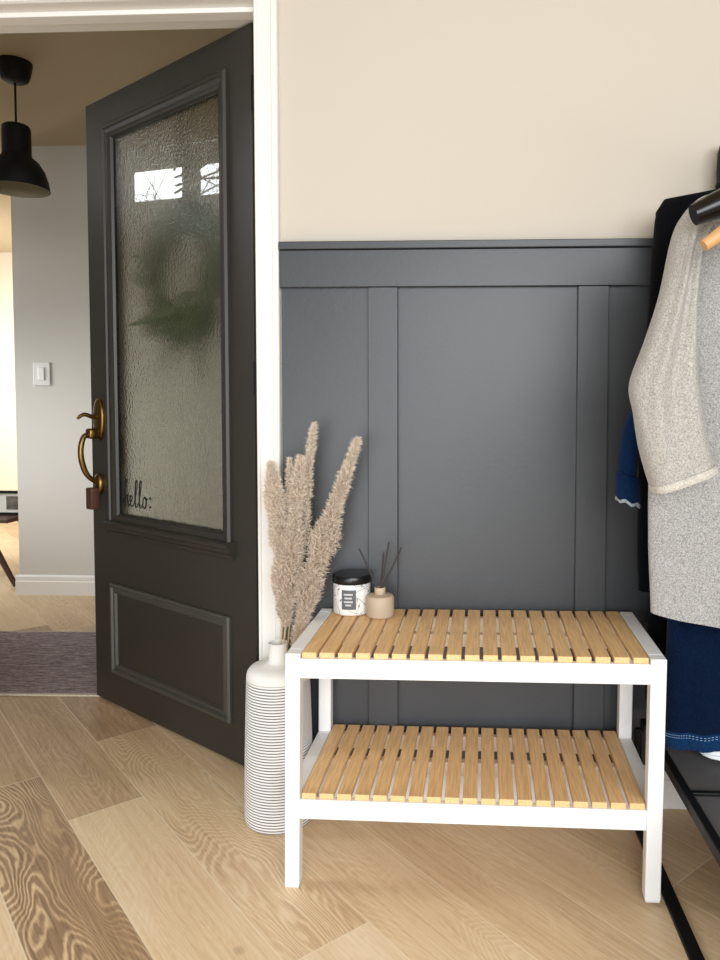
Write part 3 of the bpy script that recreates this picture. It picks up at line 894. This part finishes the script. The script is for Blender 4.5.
# black wool coat, nearest to the wall
ct = thing('coat', 'black wool coat hanging nearest the wall, behind the denim and grey garments', 'coat', (CX, -.140, 1.60))
def local(bm, o): 
    bmesh.ops.translate(bm, verts=bm.verts, vec=-Vector(o.location)); return bm
tab = [(1.518, .615, .665, .02), (1.513, .575, .705, .03), (1.508, .515, .765, .035), (1.501, .478, .802, .038), (1.488, .464, .816, .04), (1.466, .450, .830, .042), (1.40, .450, .830, .045), (1.2, .46, .82, .05), (.7, .452, .828, .055), (.5, .447, .833, .055), (.33, .443, .837, .055)]
obj('coat_body', local(garment_body(tab, -.140, ripple=.008, waves=9, seed=1), ct), M_COAT, ct, True, 180)
Ls = [(.470, 1.485), (.450, 1.456), (.446, 1.40), (.438, 1.268), (.427, 1.082), (.420, .918), (.420, .753), (.424, .59)]
Rs = [(.53, 1.49), (.53, 1.44), (.52, 1.38), (.51, 1.26), (.505, 1.08), (.50, .92), (.498, .76), (.498, .60)]
TH = [(1, .03), (.7, .04), (0, .035)]
obj('sleeve', local(sleeve(Ls, Rs, -.140, TH, seed=1), ct), M_COAT, ct, True, 180)
obj('sleeve', local(sleeve([(2 * CX - x, z_) for x, z_ in Rs], [(2 * CX - x, z_) for x, z_ in Ls], -.140, TH, seed=2), ct), M_COAT, ct, True, 180)
bm = new_bm()
cl = smooth_path([(.575, -.175, 1.44), (.585, -.17, 1.50), (.60, -.13, 1.525), (.64, -.10, 1.532), (.68, -.13, 1.525), (.695, -.17, 1.50), (.705, -.175, 1.44)], 5)
tube(bm, cl, .012, 10); obj('collar', local(bm, ct), M_COAT, ct, True, 180)

# long denim coat
dn = thing('denim_coat', 'long dark blue denim coat between black coat and grey sweater', 'coat', (CX, -.285, 1.60))
tab = [(1.45, .60, .68, .02), (1.44, .54, .74, .03), (1.42, .50, .78, .035), (1.38, .475, .805, .04), (1.24, .468, .812, .04), (1.03, .465, .815, .04), (.60, .452, .828, .042), (.437, .447, .833, .043), (.307, .450, .830, .045)]
obj('coat_body', local(garment_body(tab, -.285, ripple=.007, waves=11, seed=4, slope=.10), dn), M_DEN, dn, True, 180)
tabh = [(.298, .4488, .8312, .0462), (.286, .4485, .8315, .0465)]
Ls = [(.51, 1.40), (.48, 1.37), (.46, 1.29), (.435, 1.20), (.405, 1.12), (.376, 1.035), (.350, .971), (.340, .886), (.338, .826)]
Rs = [(.57, 1.39), (.53, 1.32), (.50, 1.24), (.47, 1.16), (.45, 1.09), (.412, 1.02), (.393, .965), (.381, .88), (.377, .812)]
TH = [(1, .03), (.7, .035), (0, .030)]
obj('sleeve', local(sleeve(Ls, Rs, -.285, TH, seed=3), dn), M_DEN3, dn, True, 180)
Lm = [(2 * CX - x, z_) for x, z_ in Rs]; Rm = [(2 * CX - x, z_) for x, z_ in Ls]
obj('sleeve', local(sleeve(Lm, Rm, -.285, TH, seed=5), dn), M_DEN3, dn, True, 180)
for sg in (1, -1):
    bm = new_bm()
    c0 = Vector((.363, -.285, .828)); 
    rings = []
    for dz_, g in ((.052, 1.0), (.050, 1.10), (.0, 1.10), (-.004, 1.02), (-.003, .9), (.03, .85)):
        rings.append([(c0.x + .024 * g * math.cos(2 * PI * i / 28), c0.y + .032 * g * math.sin(2 * PI * i / 28), c0.z - .006 + dz_ - .30 * .024 * math.cos(2 * PI * i / 28) + .0012 * math.sin(i * 5.3)) for i in range(28)])
    if sg < 0: rings = [[(2 * CX - p[0], p[1], p[2]) for p in r] for r in rings]
    loft(bm, rings)
    cf = obj('cuff', local(bm, dn), M_DEN3, dn, True, 60)
    bm = new_bm()
    rings = [[(c0.x + .024 * g * math.cos(2 * PI * i / 28), c0.y + .032 * g * math.sin(2 * PI * i / 28), c0.z - .006 + dz_ - .30 * .024 * math.cos(2 * PI * i / 28) + .003 * math.sin(i * 7.7)) for i in range(28)] for dz_, g in ((-.002, 1.11), (-.009, 1.05), (-.006, .8))]
    if sg < 0: rings = [[(2 * CX - p[0], p[1], p[2]) for p in r] for r in rings]
    loft(bm, rings); fr = obj('frayed_edge', local(bm, dn), mat('frayed_white', '#95A0AB', .9, noise=.3, nscale=200), cf, True); 
# hem band and stitching on the denim
def hem_ring(tab, y0, z_, off, ripple, waves, seed, slope, n=72):
    zt, zb = tab[0][0], tab[-1][0]; f = (zt - z_) / (zt - zb)
    xl_, xr_, th = interp(tab, z_); xl_ -= off; xr_ += off; th += off
    cx, hwid = (xl_ + xr_) / 2, (xr_ - xl_) / 2; out = []
    for i in range(n):
        a_ = 2 * PI * i / n; ca, sa = math.cos(a_), math.sin(a_)
        x = cx + hwid * math.copysign(abs(ca) ** .75, ca); y = y0 + th * math.copysign(abs(sa) ** .85, sa)
        u_ = (x - cx) / hwid; edge = 1 - abs(u_) ** 4
        y += ripple * f * edge * (math.sin(u_ * waves + seed + f * .8) + .5 * math.sin(u_ * waves * 2.3 + seed * 2.1))
        out.append((x, y, z_ + slope * (x - cx) * f))
    return out
bm = new_bm()
loft(bm, [hem_ring(tab, -.285, z_, o_, .007, 11, 4, .10) for z_, o_ in ((.343, .0004), (.3425, .0022), (.308, .0022), (.3065, .0004))])
hb_ = obj('hem_band', local(bm, dn), M_DEN2, dn, True, 60)
bm = new_bm()
for z_ in (.333, .338):
    ring = hem_ring(tab, -.285, z_, .003, .007, 11, 4, .10, 240)
    for i in range(0, 240, 2):
        tube(bm, [ring[i], ring[(i + 1) % 240]], .0007, 5)
obj('stitching', local(bm, dn), mat('pale_thread', '#8FA9C4', .8), hb_)

# grey marl sweater-coat, frontmost
sw_ = thing('long_cardigan', 'light grey marl long cardigan hanging in front of the denim coat', 'cardigan', (CX, -.42, 1.60))
tab = [(1.432, .60, .68, .022), (1.425, .54, .74, .035), (1.412, .486, .794, .045), (1.402, .462, .818, .040), (1.37, .440, .84, .042), (1.28, .415, .865, .042), (1.03, .385, .895, .040), (.88, .372, .908, .040), (.80, .3715, .9085, .040), (.72, .373, .907, .040), (.577, .380, .900, .040)]
obj('cardigan_body', local(garment_body(tab, -.42, ripple=.010, waves=6, seed=2.2, slope=-.15, nz=60), sw_), M_SW, sw_, True, 180)
Ls = [(.463, 1.401), (.440, 1.392), (.415, 1.366), (.398, 1.327), (.377, 1.225), (.350, 1.136), (.326, 1.061), (.332, 1.010), (.344, .947), (.369, .864)]
Rs = [(.520, 1.402), (.500, 1.380), (.470, 1.352), (.447, 1.305), (.438, 1.222), (.438, 1.145), (.442, 1.082), (.449, 1.026), (.459, .970), (.476, .906)]
TH = [(1, .030), (.8, .042), (.35, .05), (0, .045)]
obj('sleeve', local(sleeve(Ls, Rs, -.505, TH, n=64, seed=0, wr_=.0025, dx=-.011, crease=.014, square=.4), sw_), M_SW2, sw_, True, 180)
obj('sleeve', local(sleeve([(2 * CX - x, z_) for x, z_ in Rs], [(2 * CX - x, z_) for x, z_ in Ls], -.505, TH, n=64, seed=2, dx=.011, square=.4), sw_), M_SW2, sw_, True, 180)
# cuff edge: a rolled rim round the open sleeve end
for sg in (1, -1):
    bm = new_bm(); l = Vector((.358, -.505, .868)); r = Vector((.465, -.505, .909)); c = (l + r) / 2; h = (r - l) / 2; down_ = Vector((h.z, 0, -h.x)).normalized()
    rings = []
    for o_, g in ((-.007, 1.0), (-.006, 1.035), (.0, 1.055), (.006, 1.04), (.008, 1.0), (.006, .95), (.0, .90)):
        ring = []
        for i in range(64):
            a_ = 2 * PI * i / 64
            ca = math.copysign(abs(math.cos(a_)) ** .6, math.cos(a_)); sa = math.copysign(abs(math.sin(a_)) ** .6, math.sin(a_))
            ring.append(c + down_ * o_ + h * g * ca + Vector((0, 1, 0)) * .047 * g * sa)
        rings.append(ring)
    if sg < 0: rings = [[Vector((2 * CX - p.x, p.y, p.z)) for p in q] for q in rings]
    loft(bm, rings); obj('cuff', local(bm, sw_), M_SW3, sw_, True, 60)

# hangers in front
M_BH = mat('black_hanger_plastic', '#0A0607', .25, spec=.4)
M_WH = mat('pale_hanger_wood', '#C79A66', .5, noise=.15, nscale=20)
h1 = hook_hanger('clothes_hanger', 'black wide-shouldered hanger at the right edge, in front of the grey cardigan', -.61, 1.402, .250, .064, M_BH, .027)
h2 = hook_hanger('clothes_hanger', 'pale wooden hanger just below the black hanger at right edge', -.65, 1.387, .245, .108, M_WH, .015)

# shoe on the rack shelf
sh = thing('shoe', 'white shoe on the rack shelf, toe showing under the denim hem', 'shoe', (.580, -.220, .2525))
def shoe_ring(y, hw_, z0, z1, cx=0, n=20):
    out = []
    for i in range(n):
        a_ = 2 * PI * i / n; ca, sa = math.cos(a_), math.sin(a_)
        out.append((cx + hw_ * math.copysign(abs(ca) ** .6, ca), y, (z0 + z1) / 2 + (z1 - z0) / 2 * math.copysign(abs(sa) ** .6, sa)))
    return out
bm = new_bm(); loft(bm, [shoe_ring(y, w_, .006, h_) for y, w_, h_ in ((-.054, .012, .014), (-.050, .026, .018), (-.038, .038, .022), (-.015, .043, .025), (.03, .042, .026), (.09, .036, .027), (.13, .033, .027), (.145, .02, .024))], True, True)
obj('upper', bm, mat('white_shoe_canvas', '#E9E9EA', .7, bump=.2, bscale=400), sh, True, 60)
bm = new_bm(); loft(bm, [shoe_ring(y, w_, .0, .010) for y, w_ in ((-.058, .014), (-.053, .030), (-.040, .041), (-.015, .046), (.03, .045), (.09, .039), (.13, .036), (.15, .02))], True, True)
obj('sole', bm, mat('white_rubber', '#F0F0F0', .5), sh, True, 60)

# ------------------------------------------------------------------ bare tree outside the transom windows
nrm = Vector((-dirw.y, dirw.x));                       # one side of the angled wall
if nrm.x > 0: nrm = -nrm
tree_c = Vector((-3.62, .47))
tr = thing('bare_tree', 'bare winter tree outside the high hall windows, mirrored in the door glass', 'tree', (tree_c.x, tree_c.y, 0))
rng = random.Random(11)
bm = new_bm(); tube(bm, [(0, 0, 0), (.02, 0, 1.4), (0, .02, 2.3)], [.05, .035, .02], 8); obj('trunk', bm, mat('bark', '#4A4038', .9), tr, True)
bm = new_bm()
def branch(p, d, L, r, depth):
    pts = [p]; q = p; dd = d.copy()
    for k in range(3):
        dd = (dd + Vector((rng.gauss(0, .2), rng.gauss(0, .2), rng.gauss(0, .12)))).normalized(); q = q + dd * L / 3; pts.append(q)
    tube(bm, pts, [r, r * .8, r * .65, r * .5], 5)
    if depth:
        for k in range(4):
            s = pts[rng.randint(1, 3)]
            branch(s, (dd + Vector((rng.gauss(0, .6), rng.gauss(0, .6), rng.gauss(0, .5)))).normalized(), L * .65, r * .5, depth - 1)
for k in range(16):
    a_ = k / 16 * 2 * PI
    branch(Vector((0, 0, 1.8 + .05 * k)), Vector((math.cos(a_), math.sin(a_), .35)), .55, .008, 2)
obj('branches', bm, mat('twig_bark', '#6A5E52', .9), tr)

# ------------------------------------------------------------------ lights
def area(name, loc, target, sx, sy, power, color=(1, 1, 1)):
    l = bpy.data.lights.new(name, 'AREA'); l.shape = 'RECTANGLE'; l.size = sx; l.size_y = sy; l.energy = power; l.color = color
    o = bpy.data.objects.new(name, l); COL.objects.link(o); o.location = loc
    d = Vector(target) - Vector(loc); o.rotation_euler = d.to_track_quat('-Z', 'Y').to_euler()
    return o
area('window_daylight', (1.0, -4.2, 1.75), (.0, 0, .7), 3.2, 1.5, 165, (.94, .97, 1.0))
area('low_daylight', (-.7, -2.7, .55), (-.35, 0, .5), 1.5, .95, 23, (.93, .97, 1.0))
area('sky_through_transom', (-4.55, .55, 2.85), (-2.65, .4, 2.22), 2.4, 1.8, 170, (.92, .97, 1))
area('hall_fill', (-3.05, 1.35, .85), (-1.7, 1.95, .75), .9, .9, 4.2, (.95, .97, 1)).data.spread = math.radians(66)  # added fill that brightens the hall wall, no real source there
area('far_room_daylight', (-4.2, 3.3, 1.3), (-2.8, 4.4, 1.0), 1.2, 1.4, 45, (1, .96, .88))

w = bpy.data.worlds.new('World'); scene.world = w; w.use_nodes = True
bg = w.node_tree.nodes['Background']; bg.inputs[0].default_value = (.80, .88, 1.0, 1); bg.inputs[1].default_value = .35

# ------------------------------------------------------------------ camera
R = [[0.9988577736025007, 0.04775818711261255, 0.001517787064118458], [0.003757279876373608, -0.046837573859574745, -0.9988954522485721], [-0.0476343464507063, 0.9977601902454646, -0.04696351562168783]]
cam = bpy.data.cameras.new('Camera'); co = bpy.data.objects.new('Camera', cam); COL.objects.link(co)
right, down, fwd = (Vector(r) for r in R)
Mx = Matrix((right, -down, -fwd)).transposed().to_4x4(); Mx.translation = Vector((0, -1.87769663, 1.01837532))
co.matrix_world = Mx
cam.sensor_fit = 'VERTICAL'; cam.sensor_height = 36; cam.lens = 740.036 / 960 * 36
cam.shift_x = (360 - 422.699) / 960; cam.shift_y = (441.816 - 480) / 960
cam.clip_start = .02
scene.camera = co
scene.view_settings.view_transform = 'Standard'
scene.view_settings.look = 'None'
scene.view_settings.exposure = 0
